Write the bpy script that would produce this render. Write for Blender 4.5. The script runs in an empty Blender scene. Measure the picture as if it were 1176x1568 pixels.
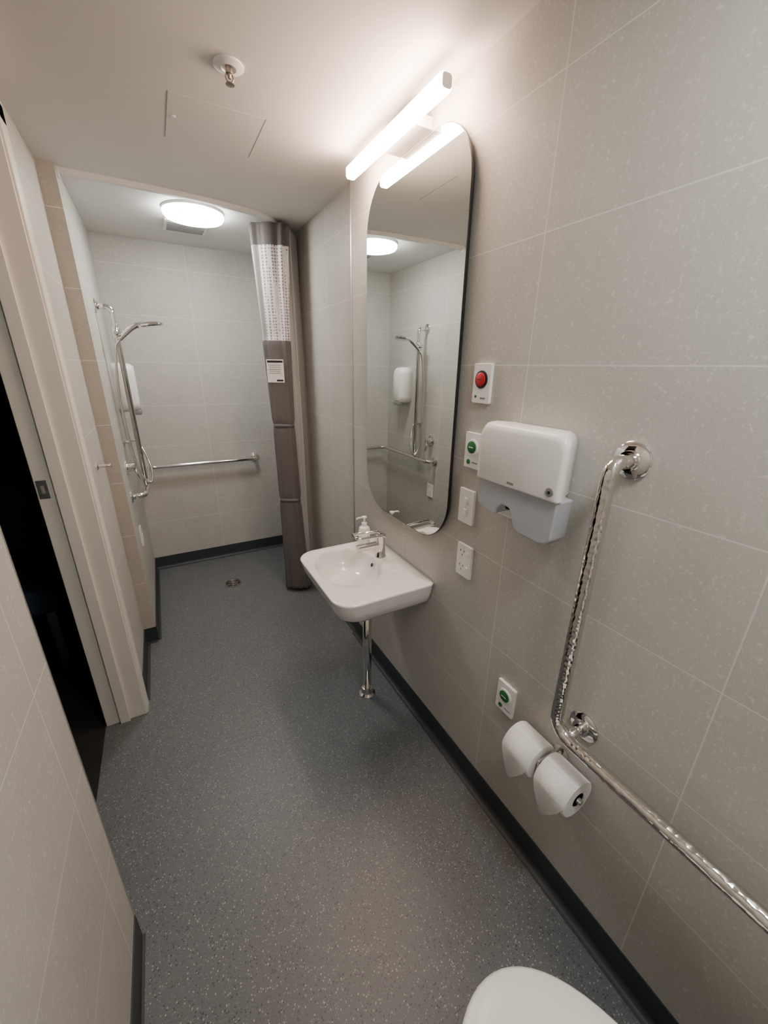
import bpy, bmesh, math
import numpy as np
from mathutils import Vector, Matrix
scene=bpy.context.scene
COL=scene.collection
# ------------------------------------------------------------------ dims
H=2.357; D=3.4375; XS=-1.108; XD=-1.169; YN=2.41; YC=0.92; YA=1.82; YB=-0.62
# ------------------------------------------------------------------ materials
def newmat(name):
    m=bpy.data.materials.new(name); m.use_nodes=True
    nt=m.node_tree; b=nt.nodes['Principled BSDF']
    return m,nt,b
def mat(name,col,rough=.5,metal=0,bump=0,bscale=200,emit=None,estr=0,spec=.5,var=0.03,trans=0,coat=0):
    m,nt,b=newmat(name)
    n=nt.nodes.new('ShaderNodeTexNoise'); n.inputs['Scale'].default_value=bscale; n.inputs['Detail'].default_value=3
    g=nt.nodes.new('ShaderNodeNewGeometry'); nt.links.new(g.outputs['Position'],n.inputs['Vector'])
    mx=nt.nodes.new('ShaderNodeMix'); mx.data_type='RGBA'
    mx.inputs[6].default_value=(*[c*(1-var) for c in col],1); mx.inputs[7].default_value=(*[min(1,c*(1+var)) for c in col],1)
    nt.links.new(n.outputs['Fac'],mx.inputs[0]); nt.links.new(mx.outputs[2],b.inputs['Base Color'])
    b.inputs['Roughness'].default_value=rough; b.inputs['Metallic'].default_value=metal
    b.inputs['Specular IOR Level'].default_value=spec
    b.inputs['Transmission Weight'].default_value=trans
    b.inputs['Coat Weight'].default_value=coat
    if bump:
        bp=nt.nodes.new('ShaderNodeBump'); bp.inputs['Strength'].default_value=bump; bp.inputs['Distance'].default_value=.002
        nt.links.new(n.outputs['Fac'],bp.inputs['Height']); nt.links.new(bp.outputs['Normal'],b.inputs['Normal'])
    if emit:
        b.inputs['Emission Color'].default_value=(*emit,1); b.inputs['Emission Strength'].default_value=estr
    return m
def M(nt,op,a,b=None,c=None):
    n=nt.nodes.new('ShaderNodeMath'); n.operation=op
    for i,v in enumerate((a,b,c)):
        if v is None: continue
        if isinstance(v,(int,float)): n.inputs[i].default_value=v
        else: nt.links.new(v,n.inputs[i])
    return n.outputs[0]
def mixc(nt,f,a,b):
    n=nt.nodes.new('ShaderNodeMix'); n.data_type='RGBA'
    for i,v in ((0,f),(6,a),(7,b)):
        if isinstance(v,tuple): n.inputs[i].default_value=(*v,1)
        elif isinstance(v,(int,float)): n.inputs[i].default_value=v
        else: nt.links.new(v,n.inputs[i])
    return n.outputs[2]
def tile_mat(name,axis,u0,w=.594,base=(.515,.503,.47),grout=(.67,.655,.62),hw=.0015):
    m,nt,b=newmat(name)
    g=nt.nodes.new('ShaderNodeNewGeometry'); s=nt.nodes.new('ShaderNodeSeparateXYZ'); nt.links.new(g.outputs['Position'],s.inputs[0])
    U=s.outputs[axis]; V=s.outputs[2]
    def line(c,o,p,hw):
        q=M(nt,'ADD',M(nt,'DIVIDE',M(nt,'SUBTRACT',c,o),p),100.5)
        fr=M(nt,'ABSOLUTE',M(nt,'SUBTRACT',M(nt,'FRACT',q),.5))
        return M(nt,'LESS_THAN',fr,hw/p), M(nt,'FLOOR',q)
    l1,i1=line(U,u0,w,hw); l2,i2=line(V,.1009,.3,hw)
    cu=M(nt,'FLOOR',M(nt,'ADD',M(nt,'DIVIDE',M(nt,'SUBTRACT',U,u0),w),100)); cv=M(nt,'FLOOR',M(nt,'DIVIDE',M(nt,'SUBTRACT',V,.1009),.3))
    gm=M(nt,'MAXIMUM',l1,l2)
    wn=nt.nodes.new('ShaderNodeTexWhiteNoise'); wn.noise_dimensions='2D'
    cb=nt.nodes.new('ShaderNodeCombineXYZ'); nt.links.new(cu,cb.inputs[0]); nt.links.new(cv,cb.inputs[1]); nt.links.new(cb.outputs[0],wn.inputs['Vector'])
    def noise(sc,d,r=.5):
        n=nt.nodes.new('ShaderNodeTexNoise'); n.inputs['Scale'].default_value=sc; n.inputs['Detail'].default_value=d; n.inputs['Roughness'].default_value=r
        nt.links.new(g.outputs['Position'],n.inputs['Vector']); return n.outputs['Fac']
    n1=noise(5,6,.6); n2=noise(100,3,.6); n3=noise(420,2); n4=noise(22,4,.6)
    r=nt.nodes.new('ShaderNodeMapRange'); r.inputs['From Min'].default_value=.56; r.inputs['From Max'].default_value=.65; nt.links.new(n2,r.inputs['Value'])
    r4=nt.nodes.new('ShaderNodeMapRange'); r4.inputs['From Min'].default_value=.36; r4.inputs['From Max'].default_value=.56; nt.links.new(n4,r4.inputs['Value'])
    light=tuple(min(1,c*1.3) for c in base); dark=tuple(c*.86 for c in base)
    c0=mixc(nt,n1,dark,tuple(c*1.08 for c in base))
    c1=mixc(nt,M(nt,'MULTIPLY',M(nt,'MULTIPLY',r.outputs[0],r4.outputs[0]),.75),c0,light)
    r3=nt.nodes.new('ShaderNodeMapRange'); r3.inputs['From Min'].default_value=.3; r3.inputs['From Max'].default_value=.7; r3.inputs['To Min'].default_value=.90; r3.inputs['To Max'].default_value=1.10; nt.links.new(n3,r3.inputs['Value'])
    k=M(nt,'MULTIPLY',r3.outputs[0],M(nt,'ADD',M(nt,'MULTIPLY',wn.outputs['Value'],.05),.975))
    vm=nt.nodes.new('ShaderNodeVectorMath'); vm.operation='SCALE'; nt.links.new(c1,vm.inputs[0]); nt.links.new(k,vm.inputs['Scale'])
    c2=mixc(nt,gm,vm.outputs[0],grout)
    nt.links.new(c2,b.inputs['Base Color'])
    b.inputs['Roughness'].default_value=.48; b.inputs['Specular IOR Level'].default_value=.35
    hgt=M(nt,'SUBTRACT',M(nt,'MULTIPLY',n2,.35),M(nt,'MULTIPLY',gm,.4))
    bp=nt.nodes.new('ShaderNodeBump'); bp.inputs['Strength'].default_value=.3; bp.inputs['Distance'].default_value=.0012
    nt.links.new(hgt,bp.inputs['Height']); nt.links.new(bp.outputs['Normal'],b.inputs['Normal'])
    return m
T_R=tile_mat('tile_right',1,.8005)
T_B=tile_mat('tile_back',0,-.575)
T_L=tile_mat('tile_left',1,.82,grout=(.73,.71,.68))
T_SH=tile_mat('tile_shower_right',1,2.28)
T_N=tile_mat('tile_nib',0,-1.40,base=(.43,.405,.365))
def floor_mat():
    m,nt,b=newmat('vinyl_floor')
    g=nt.nodes.new('ShaderNodeNewGeometry')
    def noise(s,d=2,r=.5):
        n=nt.nodes.new('ShaderNodeTexNoise'); n.inputs['Scale'].default_value=s; n.inputs['Detail'].default_value=d; n.inputs['Roughness'].default_value=r
        nt.links.new(g.outputs['Position'],n.inputs['Vector']); return n.outputs['Fac']
    def mr(v,a,b_):
        r=nt.nodes.new('ShaderNodeMapRange'); r.inputs['From Min'].default_value=a; r.inputs['From Max'].default_value=b_; nt.links.new(v,r.inputs['Value']); return r.outputs[0]
    c=mixc(nt,noise(4,4),(.120,.133,.143),(.144,.154,.161))
    c=mixc(nt,M(nt,'MULTIPLY',mr(noise(300,2),.45,.6),.45),c,(.068,.077,.087))
    v=nt.nodes.new('ShaderNodeTexVoronoi'); v.inputs['Scale'].default_value=175; nt.links.new(g.outputs['Position'],v.inputs['Vector'])
    sp=nt.nodes.new('ShaderNodeSeparateColor'); nt.links.new(v.outputs['Color'],sp.inputs[0])
    fleck=M(nt,'MULTIPLY',M(nt,'GREATER_THAN',sp.outputs[0],.64),M(nt,'LESS_THAN',v.outputs['Distance'],.37))
    c=mixc(nt,M(nt,'MULTIPLY',fleck,M(nt,'ADD',M(nt,'MULTIPLY',sp.outputs[2],.55),.12)),c,(.46,.44,.41))
    dk=M(nt,'MULTIPLY',M(nt,'LESS_THAN',sp.outputs[1],.18),M(nt,'LESS_THAN',v.outputs['Distance'],.42))
    c=mixc(nt,M(nt,'MULTIPLY',dk,.7),c,(.033,.037,.045))
    nt.links.new(c,b.inputs['Base Color'])
    b.inputs['Roughness'].default_value=.42; b.inputs['Specular IOR Level'].default_value=.45
    bp=nt.nodes.new('ShaderNodeBump'); bp.inputs['Strength'].default_value=.3; bp.inputs['Distance'].default_value=.0008
    nt.links.new(noise(260,3),bp.inputs['Height']); nt.links.new(bp.outputs['Normal'],b.inputs['Normal'])
    return m
FLOOR=floor_mat()
SKIRT=mat('vinyl_cove',(.032,.039,.047),.5,bump=.2,bscale=300,var=.25)
CEIL=mat('ceiling_paint',(.74,.73,.71),.75,var=.01,bscale=4)
WHITEP=mat('white_gloss_paint',(.80,.77,.71),.35,var=.02,bscale=6)
CER=mat('white_ceramic',(.90,.89,.87),.12,var=.01,bscale=5,coat=.3)
PLA=mat('white_plastic',(.90,.90,.88),.3,var=.01,bscale=8)
PLA2=mat('grey_translucent_plastic',(.44,.46,.51),.2,var=.05,bscale=14)
CHR=mat('chrome',(.78,.76,.74),.09,1,var=.02,bscale=40)
def grip():
    m,nt,b=newmat('chrome_grip')
    g=nt.nodes.new('ShaderNodeNewGeometry')
    v=nt.nodes.new('ShaderNodeTexVoronoi'); v.inputs['Scale'].default_value=75; nt.links.new(g.outputs['Position'],v.inputs['Vector'])
    b.inputs['Base Color'].default_value=(.68,.66,.63,1); b.inputs['Metallic'].default_value=1; b.inputs['Roughness'].default_value=.10
    bp=nt.nodes.new('ShaderNodeBump'); bp.inputs['Strength'].default_value=.65; bp.inputs['Distance'].default_value=.002
    nt.links.new(v.outputs['Distance'],bp.inputs['Height']); nt.links.new(bp.outputs['Normal'],b.inputs['Normal'])
    return m
CHRG=grip()
BLK=mat('black_plastic',(.015,.015,.017),.4)
GREY=mat('grey_mark',(.25,.25,.25),.6)
RED=mat('red_button',(.50,.02,.03),.35)
GRN=mat('green_button',(.015,.15,.04),.35)
PAPER=mat('toilet_paper',(.92,.91,.90),.9,bump=.4,bscale=120,var=.02)
BRONZE=mat('drain_metal',(.34,.30,.27),.4,1,var=.2,bscale=90)
ALU=mat('aluminium_trim',(.65,.65,.64),.35,1)
CURT=mat('curtain_taupe',(.120,.110,.106),.75,bump=.5,bscale=500,var=.12)
CURT2=mat('curtain_grey',(.43,.425,.42),.8,bump=.5,bscale=500,var=.06)
CORR_DARK=mat('corridor_painted_dark',(.012,.013,.018),.9)  # darkness of the unlit corridor put into the wall colour
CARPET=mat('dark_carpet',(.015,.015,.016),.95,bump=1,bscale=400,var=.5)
BLUE=mat('blue_upholstery',(.06,.085,.14),.7)
TRACKM=mat('track_white',(.7,.7,.69),.35)
MIRROR=mat('mirror_glass',(.76,.785,.765),.0,1,var=0.0)
LAMP=mat('lamp_diffuser',(.9,.85,.8),.4,emit=(1,.69,.50),estr=98)
LDISC=mat('ceiling_light_diffuser',(.9,.9,.9),.4,emit=(1,.99,.94),estr=44)
LDISC2=mat('ceiling_light_diffuser_near',(.9,.9,.9),.4,emit=(1,.99,.94),estr=44)
def meshcloth():
    m,nt,b=newmat('curtain_mesh_white')
    g=nt.nodes.new('ShaderNodeNewGeometry')
    v=nt.nodes.new('ShaderNodeTexVoronoi'); v.inputs['Scale'].default_value=62; v.inputs['Randomness'].default_value=.15; nt.links.new(g.outputs['Position'],v.inputs['Vector'])
    f=M(nt,'LESS_THAN',v.outputs['Distance'],.38)
    nt.links.new(mixc(nt,f,(.88,.86,.88),(.30,.27,.31)),b.inputs['Base Color']); b.inputs['Roughness'].default_value=.8
    return m
MESHC=meshcloth()
# ------------------------------------------------------------------ helpers
def link(name,me,mats,parent=None,smooth=False):
    o=bpy.data.objects.new(name,me); COL.objects.link(o)
    if not isinstance(mats,(list,tuple)): mats=[mats]
    for m_ in mats: me.materials.append(m_)
    if smooth:
        for p in me.polygons: p.use_smooth=True
    if parent is not None:
        o.parent=parent; o.matrix_parent_inverse=Matrix.Translation(-Vector(parent.location))
    return o
def empty(name,loc):
    e=bpy.data.objects.new(name,None); e.empty_display_size=.05; e.location=loc; COL.objects.link(e); return e
def mesh(name,verts,faces,mats,parent=None,smooth=False):
    me=bpy.data.meshes.new(name); me.from_pydata([tuple(v) for v in verts],[],faces)
    bm=bmesh.new(); bm.from_mesh(me); bmesh.ops.recalc_face_normals(bm,faces=bm.faces); bm.to_mesh(me); bm.free()
    return link(name,me,mats,parent,smooth)
def bevel(o,w,seg=3,angle=40):
    md=o.modifiers.new('bevel','BEVEL'); md.width=w; md.segments=seg; md.limit_method='ANGLE'; md.angle_limit=math.radians(angle)
    for p in o.data.polygons: p.use_smooth=True
    wn=o.modifiers.new('wn','WEIGHTED_NORMAL'); wn.keep_sharp=True
    return o
def box(name,a,b,m,parent=None,bev=0,seg=3):
    x0,x1=sorted((a[0],b[0]));y0,y1=sorted((a[1],b[1]));z0,z1=sorted((a[2],b[2]))
    v=[(x,y,z) for x in(x0,x1) for y in(y0,y1) for z in(z0,z1)]
    f=[(0,1,3,2),(4,6,7,5),(0,4,5,1),(2,3,7,6),(0,2,6,4),(1,5,7,3)]
    o=mesh(name,v,f,m,parent)
    if bev: bevel(o,bev,seg)
    return o
def prism(name,pts,x0,x1,m,parent=None,bev=0,axis='x',seg=3,smooth_angle=40):
    def P(p,t):
        return (t,p[0],p[1]) if axis=='x' else ((p[0],p[1],t) if axis=='z' else (p[0],t,p[1]))
    n=len(pts); v=[P(p,x0) for p in pts]+[P(p,x1) for p in pts]
    f=[tuple(range(n)),tuple(range(n,2*n))]+[(i,(i+1)%n,n+(i+1)%n,n+i) for i in range(n)]
    o=mesh(name,v,f,m,parent)
    if bev: bevel(o,bev,seg,smooth_angle)
    return o
def rrect(u0,u1,v0,v1,r,n=8):
    if not isinstance(r,(list,tuple)): r=[r]*4
    pts=[]
    for (cx,cy,a0,rr) in ((u1,v1,0,r[0]),(u0,v1,90,r[1]),(u0,v0,180,r[2]),(u1,v0,270,r[3])):
        sx=-1 if cx==u1 else 1; sy=-1 if cy==v1 else 1
        for k in range(n+1):
            a=math.radians(a0+90*k/n); pts.append((cx+sx*rr+rr*math.cos(a),cy+sy*rr+rr*math.sin(a)))
    return pts
def loft(name,rings,m,parent=None,caps=(True,True),closed=True,smooth=True):
    n=len(rings[0]); v=[p for r in rings for p in r]; f=[]
    for i in range(len(rings)-1):
        for k in range(n if closed else n-1):
            k2=(k+1)%n; f.append((i*n+k,i*n+k2,(i+1)*n+k2,(i+1)*n+k))
    if caps[0]: f.append(tuple(range(n)))
    if caps[1]: f.append(tuple((len(rings)-1)*n+k for k in range(n)))
    return mesh(name,v,f,m,parent,smooth)
def lathe(name,prof,c,m,parent=None,axis=(0,0,1),n=40,sharp=True):
    ax=Vector(axis).normalized(); u=ax.orthogonal().normalized(); w=ax.cross(u); c=Vector(c)
    rings=[[c+ax*h+(u*math.cos(2*math.pi*k/n)+w*math.sin(2*math.pi*k/n))*max(r,1e-4) for k in range(n)] for r,h in prof]
    o=loft(name,rings,m,parent)
    if sharp:
        md=o.modifiers.new('es','EDGE_SPLIT'); md.split_angle=math.radians(40)
    return o
def fillet(pts,r,n=8):
    P=[Vector(p) for p in pts]; out=[P[0]]
    for i in range(1,len(P)-1):
        a=(P[i-1]-P[i]); b=(P[i+1]-P[i]); rr=min(r,a.length*.49,b.length*.49)
        a.normalize(); b.normalize()
        p0=P[i]+a*rr; p1=P[i]+b*rr
        for k in range(n+1):
            t=k/n; out.append((1-t)**2*p0+2*t*(1-t)*P[i]+t*t*p1)
    out.append(P[-1]); return out
def catmull(pts,n=10):
    P=[Vector(p) for p in pts]; P=[P[0]*2-P[1]]+P+[P[-1]*2-P[-2]]; out=[]
    for i in range(1,len(P)-2):
        for k in range(n):
            t=k/n; a,b,c,d=P[i-1:i+3]
            out.append(.5*((2*b)+(c-a)*t+(2*a-5*b+4*c-d)*t*t+(3*b-a-3*c+d)*t**3))
    out.append(P[-2]); return out
def tube(name,path,r,m,parent=None,n=20):
    P=[Vector(p) for p in path]; T=[]
    for i in range(len(P)):
        t=(P[min(i+1,len(P)-1)]-P[max(i-1,0)]); T.append(t.normalized())
    u=T[0].orthogonal().normalized(); rings=[]
    for i,p in enumerate(P):
        if i: 
            q=T[i-1].rotation_difference(T[i]); u=q@u
        w=T[i].cross(u).normalized(); u=w.cross(T[i]).normalized()
        rr=r[i] if isinstance(r,(list,tuple)) else r
        rings.append([p+(u*math.cos(2*math.pi*k/n)+w*math.sin(2*math.pi*k/n))*rr for k in range(n)])
    return loft(name,rings,m,parent)
# ------------------------------------------------------------------ room shell
box('floor',(XD-.16,YB-.1,-.1),(.15,D+.1,0),FLOOR)
box('ceiling',(-3.0,YB-.1,H),(.15,D+.1,H+.1),CEIL)
box('wall_right',(0,YB-.1,0),(.15,1.925,H),T_R)
box('wall_shower_right',(.012,1.925,0),(.15,D+.1,H),T_SH)
box('wall_back',(XD-.15,D,0),(.012,D+.1,H),T_B)
box('wall_front',(XD-.154,YB-.1,0),(0,YB,H),T_B)
box('wall_left',(XD-.154,YB,0),(XD,YC,H),T_L)
box('wall_left_far',(XD-.154,YA+.03,0),(XD,D,H),T_L)
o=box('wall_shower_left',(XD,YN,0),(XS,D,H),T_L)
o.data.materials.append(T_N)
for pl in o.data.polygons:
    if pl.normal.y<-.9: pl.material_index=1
box('wall_above_door',(XD-.154,YC,2.28),(XD,YA+.03,H),T_L)
box('trim_1',(-.003,1.921,.1),(.013,1.931,H),ALU)
box('trim_2',(XD-.01,YC-.0005,.1),(XD+.0015,YC+.003,H),ALU)
def base(name,p0,p1,nrm,r=.028):
    p0=Vector((*p0,0));p1=Vector((*p1,0));nv=Vector((*nrm,0))
    prof=[(0,.1),(.004,.1),(.0045,r+.003)]+[(.0045+r*(1-math.cos(a)),(r+.003)-(r+.002)*math.sin(a)) for a in [math.radians(x) for x in (15,30,45,60,75,90)]]+[(r+.01,.0008),(0,.0008)]
    rings=[[p+nv*o+Vector((0,0,z)) for o,z in prof] for p in (p0,p1)]
    return loft(name,rings,SKIRT,smooth=False)
base('baseboard_right',(0,YB),(0,1.925),(-1,0),.02)
base('baseboard_shower_right',(.012,1.925),(.012,D),(-1,0),.02)
base('baseboard_back',(XS,D),(.012,D),(0,-1),.02)
base('baseboard_shower_left',(XS,YN),(XS,D),(1,0),.008)
base('baseboard_nib',(XD,YN),(XS,YN),(0,-1),.008)
base('baseboard_left_far',(XD,YA+.085),(XD,YN),(1,0),.01)
base('baseboard_left',(XD,YB),(XD,YC),(1,0),.003)
base('baseboard_front',(XD,YB),(0,YB),(0,1))
# door frame
d=empty('door_1',(XD,YA,0))
box('far_jamb',(XD-.156,YA,0),(XD+.006,YA+.03,2.28),WHITEP,d,.003)
box('far_stop',(XD-.10,YA-.012,0),(XD-.06,YA,2.28),WHITEP,d,.002)
box('far_architrave',(XD,YA+.004,0),(XD+.014,YA+.075,2.31),WHITEP,d,.004)
box('head_jamb',(XD-.156,YC,2.25),(XD+.004,YA,2.28),WHITEP,d,.003)
box('head_architrave',(XD,YC,2.255),(XD+.014,YA+.075,2.32),WHITEP,d,.004)
box('strike_plate',(XD-.150,YA-.0015,1.115),(XD-.118,YA,1.185),ALU,d,.001)
box('strike_recess',(XD-.139,YA-.0022,1.135),(XD-.129,YA-.0010,1.165),GREY,d)
# corridor
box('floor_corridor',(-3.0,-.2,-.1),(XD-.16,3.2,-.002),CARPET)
box('wall_corridor_left',(-3.1,-.2,0),(-3.0,3.2,H),CORR_DARK)
box('wall_corridor_back',(-3.0,3.1,0),(XD-.155,3.2,H),CORR_DARK)
box('wall_corridor_front',(-3.0,-.3,0),(XD-.155,-.2,H),CORR_DARK)
b_=empty('upholstered_bench',(-1.9,2.8,0))
box('seat',(-2.35,2.35,.36),(-1.50,3.0,.50),BLUE,b_,.03)
box('back',(-2.35,2.93,.50),(-1.50,3.08,.92),BLUE,b_,.03)
for i,(x,y) in enumerate(((-2.3,2.4),(-1.55,2.4),(-2.3,2.95),(-1.55,2.95))): box('leg_%d'%(i+1),(x-.02,y-.02,-.002),(x+.02,y+.02,.37),ALU,b_)
# ------------------------------------------------------------------ mirror
mi=empty('wall_mirror',(-.02,1.393,1.62))
prism('backing',rrect(1.08,1.705,.970,2.247,.155,20),-.001,-.016,BLK,mi)
prism('edge',rrect(1.0655,1.7205,.9535,2.2655,.1755,24),-.015,-.0225,BLK,mi)
prism('glass',rrect(1.068,1.718,.956,2.263,.173,24),-.0215,-.0235,MIRROR,mi)
# ------------------------------------------------------------------ vanity light
vl=empty('vanity_light',(-.08,1.42,2.29))
prism('diffuser',rrect(-.116,-.078,2.270,2.310,.010,5),1.105,1.715,LAMP,vl,.006,axis='y')
box('added_glow_shield',(-.106,1.112,2.309),(-.080,1.708,2.314),PLA,vl,.001)  # added strip over the diffuser, blocks part of its upward light
prism('end_cap_1',rrect(-.112,-.082,2.274,2.306,.008,5),1.102,1.105,PLA,vl,.001,axis='y')
prism('end_cap_2',rrect(-.112,-.082,2.274,2.306,.008,5),1.715,1.718,PLA,vl,.001,axis='y')
box('bracket',(0,1.30,2.285),(-.079,1.50,2.318),PLA,vl,.003)
# ------------------------------------------------------------------ ceiling fixtures
def clight(name,x,y,r,m):
    e=empty(name,(x,y,H))
    lathe('base_ring',[(r-.02,0),(r,-.0),(r,-.012),(r-.01,-.014)],(x,y,H),PLA,e,n=48)
    lathe('diffuser',[(r-.003,-.008),(r-.002,-.026),(r-.010,-.036),(r-.04,-.041),(.001,-.043)],(x,y,H),m,e,n=40,sharp=False)
clight('ceiling_light',-.566,2.70,.152,LDISC)
clight('ceiling_light',-.36,-.05,.152,LDISC2)
v=empty('ceiling_vent',(-.58,3.0,H))
prism('frame',rrect(-.70,-.47,2.90,3.11,.01),H-.008,H,PLA,v,.002,axis='z')
for i in range(9):
    y=2.922+i*.020; box('slat_%d'%(i+1),(-.685,y,H-.011),(-.485,y+.008,H-.0075),GREY,v)
s=empty('fire_sprinkler',(-.572,1.461,H))
lathe('escutcheon',[(.040,0),(.040,-.003),(.034,-.006),(.02,-.008),(.018,-.003)],(-.572,1.461,H),PLA,s)
lathe('body',[(.009,-.0),(.009,-.018),(.006,-.020),(.004,-.028)],(-.572,1.461,H),BRONZE,s)
for sx in (-1,1): tube('frame_arm_%d'%((sx+3)//2),catmull([(-.572+sx*.007,1.461,H-.016),(-.572+sx*.010,1.461,H-.027),(-.572+sx*.003,1.461,H-.038)]),.002,BRONZE,s,8)
lathe('deflector',[(.003,-.037),(.012,-.039),(.012,-.041),(.003,-.042)],(-.572,1.461,H),BRONZE,s)
a=empty('ceiling_access_panel',(-.57,1.81,H))
box('panel',(-.713,1.665,H-.0004),(-.426,1.952,H),CEIL,a)
for i,(p,q) in enumerate((((-.7160,1.663),(-.7135,1.954)),((-.4255,1.663),(-.4230,1.954)))): box('gap_%d'%(i+1),(*p,H-.0006),(*q,H),GREY,a)
lathe('latch',[(.008,0),(.008,-.002),(.002,-.0025)],(-.694,1.80,H),PLA,a,n=20)
ct=empty('curtain_track',(-.6,2.46,H))
path=catmull([(XS,2.452,0),(-.9,2.454,0),(-.7,2.462,0),(-.5,2.48,0),(-.33,2.515,0),(-.22,2.565,0),(-.14,2.65,0),(-.10,2.76,0),(-.09,2.95,0)],8)
rings=[]
for i,p in enumerate(path):
    t=(path[min(i+1,len(path)-1)]-path[max(i-1,0)]).normalized(); n_=Vector((-t.y,t.x,0))
    rings.append([p+n_*o+Vector((0,0,z)) for o,z in ((-.011,H),(-.011,H-.022),(-.004,H-.022),(.004,H-.022),(.011,H-.022),(.011,H))])
loft('rail',rings,TRACKM,ct,smooth=False)
lathe('wall_bracket',[(.018,0),(.018,.006),(.01,.008)],(XS,2.452,H-.02),TRACKM,ct,axis=(1,0,0))
# ------------------------------------------------------------------ curtain
cu=empty('shower_curtain',(-.15,2.62,1.2))
RV=Vector((.877,-.48,0)).normalized(); FV=Vector((.48,.877,0)).normalized()
def column(name,cfun,zs,m,nf,seed,N=160,matfun=None):
    rng=np.random.RandomState(seed); ph=rng.rand(6)*6.28
    rings=[]
    for z in zs:
        c,w,dp,amp=cfun(z); ring=[]
        for k in range(N):
            a=2*math.pi*k/N
            ca,sa=math.cos(a),math.sin(a)
            ex=abs(ca)**.6*(1 if ca>0 else -1); ey=abs(sa)**.6*(1 if sa>0 else -1)
            rr=1+amp*(math.sin(nf*a+ph[0]+.5*math.sin(z*2.2+ph[1]))+.5*math.sin((nf*1.0+5)*a+ph[2]+z*.8))
            ring.append(Vector((c[0],c[1],z))+RV*(ex*w/2*rr)+FV*(ey*dp/2*rr))
        rings.append(ring)
    o=loft(name,rings,m,cu)
    if matfun:
        for p in o.data.polygons: p.material_index=matfun(p)
    return o
def interp(z,tab):
    zs=[t[0] for t in tab]; return [float(np.interp(z,zs,[t[i] for t in tab])) for i in range(1,len(tab[0]))]
def cf(z):
    x,y,w,dp,amp=interp(z,[(.03,-.165,2.60,.175,.10,.10),(.2,-.17,2.60,.16,.10,.08),(.68,-.175,2.62,.145,.09,.05),(.715,-.175,2.62,.13,.085,.02),(.75,-.175,2.62,.145,.09,.05),(1.19,-.18,2.63,.14,.09,.05),(1.223,-.18,2.63,.125,.08,.02),(1.26,-.18,2.63,.145,.09,.04),(1.72,-.185,2.64,.17,.09,.04),(1.75,-.185,2.64,.16,.08,.06),(2.2,-.185,2.64,.19,.10,.10),(2.335,-.18,2.64,.20,.11,.12)])
    return (x,y),w,dp,amp
zs=sorted(set([round(v,4) for v in list(np.linspace(.03,2.335,110))+[.69,.715,.74,1.2,1.223,1.245,1.72,1.735]]))
def mf(p):
    c=p.center; 
    if 1.735<c.z<2.23:
        x,y,*_=interp(c.z,[(.03,-.165,2.60),(2.335,-.18,2.64)])
        s_=(Vector((c.x-x,c.y-y,0))).dot(RV)
        return 1 if s_>-.062 else 2
    return 0
column('front_bundle',cf,zs,[CURT,MESHC,CURT2],9,3,matfun=mf)
def cb_(z):
    x,y,w,dp,amp=interp(z,[(.04,-.085,2.66,.10,.16,.08),(1.2,-.08,2.68,.11,.18,.07),(2.335,-.085,2.72,.13,.22,.09)])
    return (x,y),w,dp,amp
column('rear_bundle',cb_,zs[::2]+[zs[-1]],[CURT2],8,9)
for i,z in enumerate((.715,1.223)):
    c,w,dp,amp=cf(z)
    column('tie_%d'%(i+1),lambda zz,c=c,w=w,dp=dp:(c,w+.008,dp+.008,.01),[z-.012,z+.012],CURT,5,1)
LC=Vector((-.185,2.64,1.56))-FV*.052-RV*.01
def quad(name,c,w,h,off,m,parent,dx=0,dz=0):
    c=c-FV*off+RV*dx+Vector((0,0,dz)); v=[]
    for t in (0,.0015):
        v+=[c+RV*(sx*w/2)+Vector((0,0,sz*h/2))+FV*t for sx,sz in ((-1,-1),(1,-1),(1,1),(-1,1))]
    return mesh(name,v,[(0,1,2,3),(4,5,6,7),(0,1,5,4),(1,2,6,5),(2,3,7,6),(3,0,4,7)],m,parent)
quad('label_card',LC,.105,.135,0,PLA,cu)
quad('label_bar',LC,.095,.012,.001,BLK,cu,0,.055)
quad('label_logo',LC,.04,.010,.001,BLK,cu,.025,-.055)
for i in range(5): quad('label_line_%d'%(i+1),LC,.08-.01*(i%2),.003,.001,GREY,cu,-.004,.035-.012*i)
# ------------------------------------------------------------------ basin
ba=empty('wash_basin',(-.2,1.41,.75))
RZ=.764
def sdf(x,y):
    cx,cy,hx,hy=-.2145,1.397,.2125,.265
    px,py=x-cx,y-cy; r=.085 if px<0 else .02
    qx=abs(px)-hx+r; qy=abs(py)-hy+r
    return min(max(qx,qy),0)+math.hypot(max(qx,0),max(qy,0))-r
BC=(-.255,1.445); NB=128
def outl(a):
    lo,hi=0,.6
    for _ in range(40):
        m_=(lo+hi)/2
        if sdf(BC[0]+m_*math.cos(a),BC[1]+m_*math.sin(a))<0: lo=m_
        else: hi=m_
    return lo
A=[2*math.pi*k/NB for k in range(NB)]; OR=[outl(a) for a in A]
def bowlr(a):
    rx,ry=.135,.170; n=2.4
    return (abs(math.cos(a)/rx)**n+abs(math.sin(a)/ry)**n)**(-1/n)
BR=[bowlr(a) for a in A]
def oring(inset,z,back=0):
    out=[]
    for a,r in zip(A,OR):
        x=BC[0]+r*math.cos(a); y=BC[1]+r*math.sin(a)
        x=x*(1-inset/.43); y=1.397+(y-1.397)*(1-inset/.28)
        out.append((min(x,-.001),y,z))
    return out
def bring(s,z,c=None):
    c=c or BC
    return [(c[0]+r*s*math.cos(a),c[1]+r*s*math.sin(a),z) for a,r in zip(A,BR)]
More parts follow.
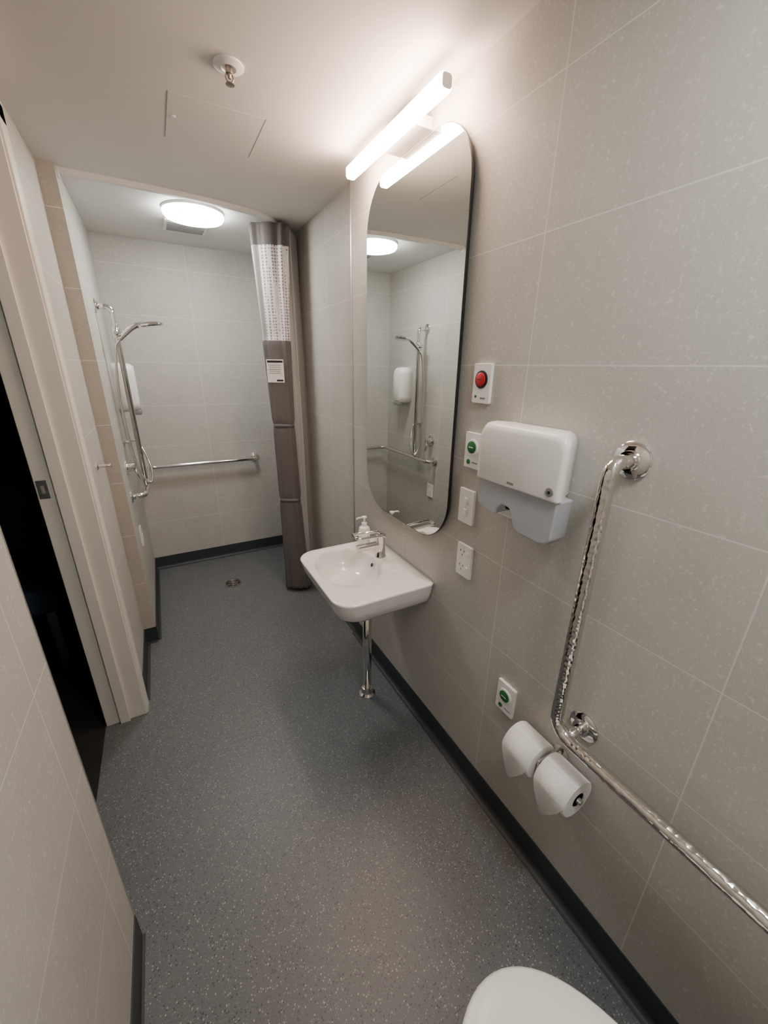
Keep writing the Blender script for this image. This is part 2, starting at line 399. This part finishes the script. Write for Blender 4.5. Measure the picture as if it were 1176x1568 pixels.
rings=[oring(.20,RZ-.145),oring(.12,RZ-.14),oring(.06,RZ-.12),oring(.028,RZ-.09),oring(.012,RZ-.05),oring(.002,RZ-.01),oring(0,RZ-.004),oring(.003,RZ-.0005),oring(.008,RZ),
  [tuple(.5*p+.5*q for p,q in zip(a,b)) for a,b in zip(oring(.012,RZ),bring(1.05,RZ))],bring(1.03,RZ),bring(1.0,RZ-.003),bring(.965,RZ-.015),bring(.92,RZ-.045),bring(.82,RZ-.078),bring(.62,RZ-.096,(-.262,1.44)),bring(.35,RZ-.103,(-.272,1.435)),bring(.13,RZ-.106,(-.278,1.43))]
loft('bowl',rings,CER,ba)
lathe('waste_ring',[(.024,-.105),(.024,-.1025),(.017,-.1015),(.013,-.104),(.001,-.104)],(-.278,1.43,RZ),CHR,ba)
lathe('waste_plug',[(.009,-.104),(.009,-.1005),(.001,-.100)],(-.278,1.43,RZ),BLK,ba,n=24)
lathe('overflow_hole',[(.009,0),(.009,.002),(.001,.0025)],(-.134,1.445,RZ-.03),BLK,ba,axis=(-.9,0,.35),n=24)
lathe('deck_ring',[(.026,0),(.026,.0015),(.022,.0018),(.021,.0004)],(-.07,1.335,RZ),CER,ba,n=36)
tr=empty('basin_waste_pipe',(-.162,1.44,.3))
tube('drain_tail',fillet([(-.278,1.43,.64),(-.278,1.43,.585),(-.22,1.437,.565),(-.162,1.44,.57),(-.162,1.44,.50)],.03),.019,CHR,tr)
tube('vertical_pipe',[(-.162,1.44,0),(-.162,1.44,.58)],.0215,CHR,tr)
lathe('upper_nut',[(.020,0),(.027,.002),(.027,.03),(.020,.032)],(-.162,1.44,.53),CHR,tr)
lathe('tail_nut',[(.020,0),(.028,.002),(.028,.025),(.020,.027)],(-.278,1.43,.60),BLK,tr)
lathe('floor_flange',[(.042,0.0005),(.042,.004),(.03,.012),(.027,.04),(.022,.042)],(-.162,1.44,0),CHR,tr)
tube('supply_hose',catmull([(-.12,1.47,.65),(-.10,1.50,.55),(-.05,1.52,.48),(0.0,1.52,.46)]),.006,BLK,tr,10)
# tap
tp=empty('mixer_tap',(-.085,1.455,RZ))
lathe('body',[(.026,0),(.026,.005),(.022,.01),(.0215,.085),(.023,.088),(.023,.108),(.018,.113),(.001,.114)],(-.085,1.455,RZ),CHR,tp)
prism('spout',rrect(1.439,1.471,RZ+.050,RZ+.076,.008,4),-.09,-.205,CHR,tp,.003)
lathe('aerator',[(.011,0),(.011,-.012),(.008,-.013)],(-.193,1.455,RZ+.056),CHR,tp,n=24)
lv=fillet([(-.085,1.455,RZ+.112),(-.10,1.455,RZ+.128),(-.225,1.455,RZ+.135)],.02)
tube('lever',lv,.0065,CHR,tp,12)
tube('lever_loop',fillet([(-.225,1.455,RZ+.135),(-.225,1.40,RZ+.134),(-.10,1.40,RZ+.128),(-.09,1.40,RZ+.12),(-.085,1.45,RZ+.112)],.02),.0055,CHR,tp,12)
sb=empty('soap_pump_bottle',(-.10,1.595,RZ))
SBX,SBY=-.10,1.595
lathe('bottle',[(.026,0.0002),(.028,.004),(.028,.085),(.024,.098),(.011,.106),(.011,.112)],(SBX,SBY,RZ),PLA,sb)
lathe('pump_collar',[(.013,.108),(.013,.122),(.005,.124),(.004,.145),(.012,.146),(.012,.153),(.001,.155)],(SBX,SBY,RZ),PLA,sb,n=24)
tube('nozzle',[(SBX,SBY,RZ+.150),(SBX-.035,SBY,RZ+.150),(SBX-.042,SBY,RZ+.144)],.004,PLA,sb,10)
# ------------------------------------------------------------------ wall plates
def plate(name,y0,y1,z0,z1):
    e=empty(name,(0,(y0+y1)/2,(z0+z1)/2))
    prism('plate',rrect(y0,y1,z0,z1,.004,4),0,-.011,PLA,e,.002)
    return e,(y0+y1)/2,(z0+z1)/2
def button(name,y,z,m,green=True):
    e,cy,cz=plate(name,y-.038,y+.038,z-.058,z+.058)
    lathe('ring',[(.026,0),(.026,.003),(.022,.004)],(-.011,cy,cz+.012),PLA if green else BLK,e,axis=(-1,0,0))
    lathe('button',[(.020,.0),(.020,.006),(.016,.008),(.001,.0085)],(-.011,cy,cz+.012),m,e,axis=(-1,0,0))
    box('arrow',(-.0196,cy-.010,cz+.0105),(-.0186,cy+.010,cz+.0135),PLA if green else BLK,e)
    if green:
        lathe('indicator',[(.008,0),(.008,.002),(.001,.0025)],(-.011,cy+.015,cz-.038),GRN,e,axis=(-1,0,0),n=24)
        box('text',(-.0115,cy-.028,cz-.040),(-.0109,cy-.002,cz-.036),GREY,e)
    else:
        box('text',(-.0115,cy-.022,cz-.045),(-.0109,cy+.0,cz-.040),GREY,e)
        lathe('indicator',[(.004,0),(.004,.002),(.001,.0025)],(-.011,cy+.02,cz-.038),GRN,e,axis=(-1,0,0),n=16)
    return e
button('emergency_call_button',.963,1.548,RED,False)
button('exit_button',.975,1.340,GRN)
button('exit_button',.702,.548,GRN)
e,cy,cz=plate('light_switch',.946,1.020,1.085,1.207)
for i,dz in enumerate((-.02,.02)): box('rocker_%d'%(i+1),(-.010,cy-.008,cz+dz-.011),(-.0145,cy+.008,cz+dz+.011),PLA,e,.0015)
e,cy,cz=plate('power_outlet',.932,1.008,.882,1.006)
for j,dz in enumerate((-.028,.028)):
    box('switch_%d'%(j+1),(-.010,cy-.026,cz+dz-.006),(-.015,cy-.016,cz+dz+.010),PLA,e,.001)
    for i,(dy,dq,w,h) in enumerate(((.0,.008,.0015,.008),(.018,.008,.0015,.008),(.009,-.008,.0015,.008))):
        box('slot_%d_%d'%(j,i),(-.0113,cy+dy-w,cz+dz+dq-h/2),(-.0108,cy+dy+w,cz+dz+dq+h/2),BLK,e)
e=empty('light_switch',(XS,2.67,.597)); box('plate',(XS,2.63,.54),(XS+.011,2.71,.655),PLA,e,.003); box('rocker',(XS+.010,2.66,.585),(XS+.015,2.68,.61),PLA,e,.001)
# ------------------------------------------------------------------ paper towel dispenser
pd=empty('paper_towel_dispenser',(-.05,.704,1.32))
def dring(x,ins,z0,z1,r,y0=.553,y1=.855):
    return [(x,p[0],p[1]) for p in rrect(y0+ins,y1-ins,z0+ins*.6,z1-ins,r,8)]
loft('cover',[dring(-.001,0,1.293,1.450,(.03,.03,.004,.004),.612),dring(-.03,0,1.293,1.453,(.03,.03,.004,.004),.60),dring(-.06,0,1.293,1.456,(.03,.03,.004,.004),.582),dring(-.085,.002,1.293,1.457,(.032,.032,.004,.004),.566),dring(-.098,.008,1.290,1.456,(.034,.034,.006,.006),.560),dring(-.102,.018,1.288,1.455,(.034,.034,.006,.006),.558)],PLA,pd)
prism('back_plate',rrect(.615,.845,1.182,1.30,.02,6),-.001,-.035,PLA,pd,.004)
pts=[(.572,1.296),(.848,1.296),(.846,1.235),(.838,1.215),(.80,1.205),(.77,1.203),(.762,1.225),(.745,1.238),(.72,1.236),(.708,1.215),(.70,1.19),(.68,1.178),(.61,1.174),(.59,1.180),(.576,1.20)]
prism('lower_tray',pts,-.033,-.092,PLA2,pd,.006)
prism('paper_slot',[(.715,1.232),(.755,1.232),(.75,1.222),(.72,1.222)],-.04,-.07,BLK,pd)
lathe('lock',[(.011,0),(.011,.002),(.006,.0025)],(-.102,.592,1.318),GREY,pd,axis=(-1,0,0),n=24)
lathe('lock_core',[(.004,0),(.004,.0035),(.001,.004)],(-.102,.592,1.318),BLK,pd,axis=(-1,0,0),n=16)
box('logo',(-.1028,.705,1.305),(-.1018,.727,1.311),GREY,pd)
# ------------------------------------------------------------------ grab rail right
gr=empty('grab_rail',(-.08,.475,1.0))
tube('rail_tube',fillet([(-.006,.476,1.409),(-.075,.476,1.409),(-.078,.474,.682),(-.078,-.40,.682),(-.006,-.40,.682)],.06,10),.0165,CHRG,gr,28)
def flange(name,c,ax,parent,r=.042): lathe(name,[(r,0.0),(r,.005),(r*.9,.009),(r*.55,.012),(r*.52,.02)],c,CHR,parent,axis=ax)
flange('flange_upper',(0,.476,1.409),(-1,0,0),gr); flange('flange_corner',(0,.440,.682),(-1,0,0),gr); flange('flange_near',(0,-.40,.682),(-1,0,0),gr)
tube('corner_post',[(-.005,.440,.682),(-.078,.440,.682)],.014,CHR,gr)
# ------------------------------------------------------------------ toilet roll holder
th=empty('toilet_roll_holder',(-.06,.485,.53))
for i,y in enumerate((.545,.425)):
    c=(-.070,y-.05,.525)
    lathe('roll_%d'%(i+1),[(.021,.0),(.054,.0),(.056,.003),(.056,.097),(.054,.1),(.021,.1),(.021,0)],c,PAPER,th,axis=(0,1,0),n=48)
    lathe('core_%d'%(i+1),[(.021,.001),(.0205,.099)],c,GREY,th,axis=(0,1,0),n=24)
    pr=[(-.070-.0575*math.sin(math.radians(a)),.525+.0575*math.cos(math.radians(a))) for a in (20,35,50,65,80,90)]+[(-.130,.50),(-.134,.475),(-.137,.452)]
    W=[1,1,1,1,1,.98,.8,.45,.06]
    rings=[[(x-t,y+.0+s_*.048*w+(.0),z) for s_,t in ((-1,0),(1,0),(1,.0012),(-1,.0012))] for (x,z),w in zip(pr,W)]
    loft('loose_sheet_%d'%(i+1),rings,PAPER,th)
tube('spindle',[(-.070,.365,.525),(-.070,.605,.525)],.008,CHR,th)
tube('arm_mid',fillet([(-.0,.485,.535),(-.07,.485,.535),(-.07,.485,.52)],.015),.007,CHR,th)
lathe('mount',[(.026,0),(.026,.006),(.015,.01)],(0,.485,.535),CHR,th,axis=(-1,0,0))
box('divider',(-.10,.482,.505),(-.02,.488,.56),CHR,th,.002)
# ------------------------------------------------------------------ toilet
TX=-.492
to=empty('toilet',(TX,-.1,0))
def tring(yf,yb,w,z,n=64,cx=TX):
    out=[]; yf=yf+.016; L=yf-yb; ym=yb+L*.42
    for k in range(n):
        a=2*math.pi*k/n; c,s_=math.cos(a),math.sin(a)
        if s_>=0: x=cx+w/2*c; y=ym+(yf-ym)*s_
        else:
            x=cx+w/2*(abs(c)**.55)*(1 if c>0 else -1); y=ym-(ym-yb)*(abs(s_)**.55)
        out.append((x,y,z))
    return out
loft('pan',[tring(.02,-.55,.24,.001),tring(.03,-.55,.24,.06),tring(.06,-.55,.23,.18),tring(.14,-.55,.30,.32),tring(.215,-.55,.355,.41),tring(.225,-.55,.365,.435),tring(.222,-.548,.36,.44)],CER,to)
loft('seat',[tring(.233,-.24,.380,.442),tring(.239,-.245,.387,.447),tring(.239,-.245,.387,.456),tring(.235,-.24,.380,.459)],PLA,to)
loft('lid',[tring(.233,-.24,.379,.461),tring(.241,-.246,.389,.465),tring(.241,-.246,.389,.474),tring(.235,-.24,.379,.479),tring(.20,-.20,.31,.483),tring(.10,-.12,.16,.485)],PLA,to)
box('cistern',(TX-.195,-.44,.44),(TX+.195,YB+.002,.86),CER,to,.02)
box('cistern_lid',(TX-.205,-.43,.86),(TX+.205,YB+.002,.89),CER,to,.01)
lathe('flush_button',[(.03,0),(.03,.004),(.001,.005)],(TX,-.53,.89),CHR,to)
# ------------------------------------------------------------------ shower fittings
sg=empty('grab_rail',(XS,2.83,.86))
tube('horizontal_tube',fillet([(XS+.005,2.63,.86),(-1.035,2.64,.86),(-1.03,D-.065,.86),(-.24,D-.065,.86),(-.24,D-.005,.86)],.06,10),.0155,CHR,sg)
flange('flange_1',(XS,2.63,.86),(1,0,0),sg,.036); flange('flange_3',(-.24,D,.86),(0,-1,0),sg,.036)
hs=empty('hand_shower',(-1.03,2.83,1.75))
tube('slide_bar',fillet([(XS+.005,2.83,1.88),(-1.03,2.83,1.88),(-1.03,2.83,.876)],.05,10),.0145,CHR,hs)
flange('bar_flange',(XS,2.83,1.88),(1,0,0),hs,.036)
lathe('slider',[(.024,-.03),(.026,-.02),(.026,.02),(.024,.03)],(-1.03,2.83,1.75),CHR,hs)
lathe('slider_knob',[(.014,0),(.014,.03),(.01,.034)],(-1.03,2.81,1.75),CHR,hs,axis=(0,-1,0),n=24)
hp=catmull([(-1.02,2.80,1.715),(-.99,2.80,1.745),(-.94,2.80,1.785),(-.89,2.80,1.80)],8)
tube('handle',hp,[.012+.003*math.sin(i/len(hp)*3) for i in range(len(hp))],CHR,hs,16)
lathe('head',[(.02,.014),(.05,.010),(.064,.002),(.066,-.006),(.060,-.012),(.001,-.013)],(-.855,2.79,1.80),CHR,hs,axis=(-.15,.0,1))
tube('hose',catmull([(-1.02,2.80,1.715),(-1.05,2.80,1.65),(-1.075,2.80,1.4),(-1.07,2.79,1.15),(-1.05,2.79,.97),(-1.005,2.79,.895),(-.985,2.81,.95),(-1.0,2.84,1.05),(-1.04,2.87,1.14),(-1.09,2.88,1.14)],10),.007,CHR,hs,12)
lathe('outlet_elbow',[(.024,0),(.024,.006),(.012,.01),(.012,.03)],(XS,2.88,1.14),CHR,hs,axis=(1,0,0))
mx=empty('shower_mixer',(XS,2.70,1.0))
lathe('plate',[(.045,0),(.045,.006),(.026,.01),(.026,.045),(.001,.048)],(XS,2.70,1.02),CHR,mx,axis=(1,0,0))
tube('lever',[(XS+.04,2.70,1.02),(XS+.055,2.70,.94)],.006,CHR,mx,12)
sd=empty('soap_dispenser',(XS+.05,3.10,1.45))
def sr(x,i): return [(x,p[0],p[1]) for p in rrect(3.02+i,3.17-i,1.30+i,1.595-i,.05,8)]
loft('body',[sr(XS+.0005,0),sr(XS+.07,0),sr(XS+.10,.006),sr(XS+.118,.02)],PLA,sd)
box('lever',(XS+.06,3.05,1.28),(XS+.12,3.14,1.31),GREY,sd,.006)
ch=empty('coat_hook',(XD,2.13,1.155))
lathe('base',[(.016,0),(.016,.004),(.008,.008),(.007,.045),(.012,.05),(.012,.056),(.001,.058)],(XD,2.13,1.155),CHR,ch,axis=(1,0,0),n=24)
fd=empty('floor_drain',(-.593,2.91,0))
lathe('ring',[(.062,.0002),(.062,.003),(.052,.004),(.050,.001),(.001,.001)],(-.593,2.91,0),BRONZE,fd)
lathe('well',[(.049,.0012),(.001,.0013)],(-.593,2.91,0),BLK,fd)
for i in range(7):
    a=i*2*math.pi/7
    tube('bar_%d'%i,[(-.593,2.91,.0025),(-.593+.051*math.cos(a),2.91+.051*math.sin(a),.0025)],.0028,BRONZE,fd,8)
for r in (.016,.034): tube('grate_ring_%d'%int(r*1000),[(-.593+r*math.cos(2*math.pi*k/24),2.91+r*math.sin(2*math.pi*k/24),.0025) for k in range(25)],.0028,BRONZE,fd,8)
# ------------------------------------------------------------------ world, camera
w=bpy.data.worlds.new('World'); scene.world=w; w.use_nodes=True
w.node_tree.nodes['Background'].inputs[0].default_value=(.02,.02,.02,1)
yaw,p,roll=0.5065,0.351,-0.0151
F=Vector((math.sin(yaw)*math.cos(p),math.cos(yaw)*math.cos(p),-math.sin(p)))
R=Vector((math.cos(yaw),-math.sin(yaw),0)); Dn=F.cross(R)
R2=math.cos(roll)*R+math.sin(roll)*Dn; D2=-math.sin(roll)*R+math.cos(roll)*Dn
cam=bpy.data.cameras.new('camera'); co=bpy.data.objects.new('camera',cam); COL.objects.link(co)
mw=Matrix(((R2.x,-D2.x,-F.x,-.8767),(R2.y,-D2.y,-F.y,0),(R2.z,-D2.z,-F.z,1.5899),(0,0,0,1)))
co.matrix_world=mw
cam.sensor_fit='VERTICAL'; cam.sensor_height=36; cam.sensor_width=27; cam.lens=604.016/1568*36; cam.clip_start=.01
scene.camera=co
scene.view_settings.view_transform='AgX'
scene.view_settings.look='None'
scene.view_settings.exposure=0.3
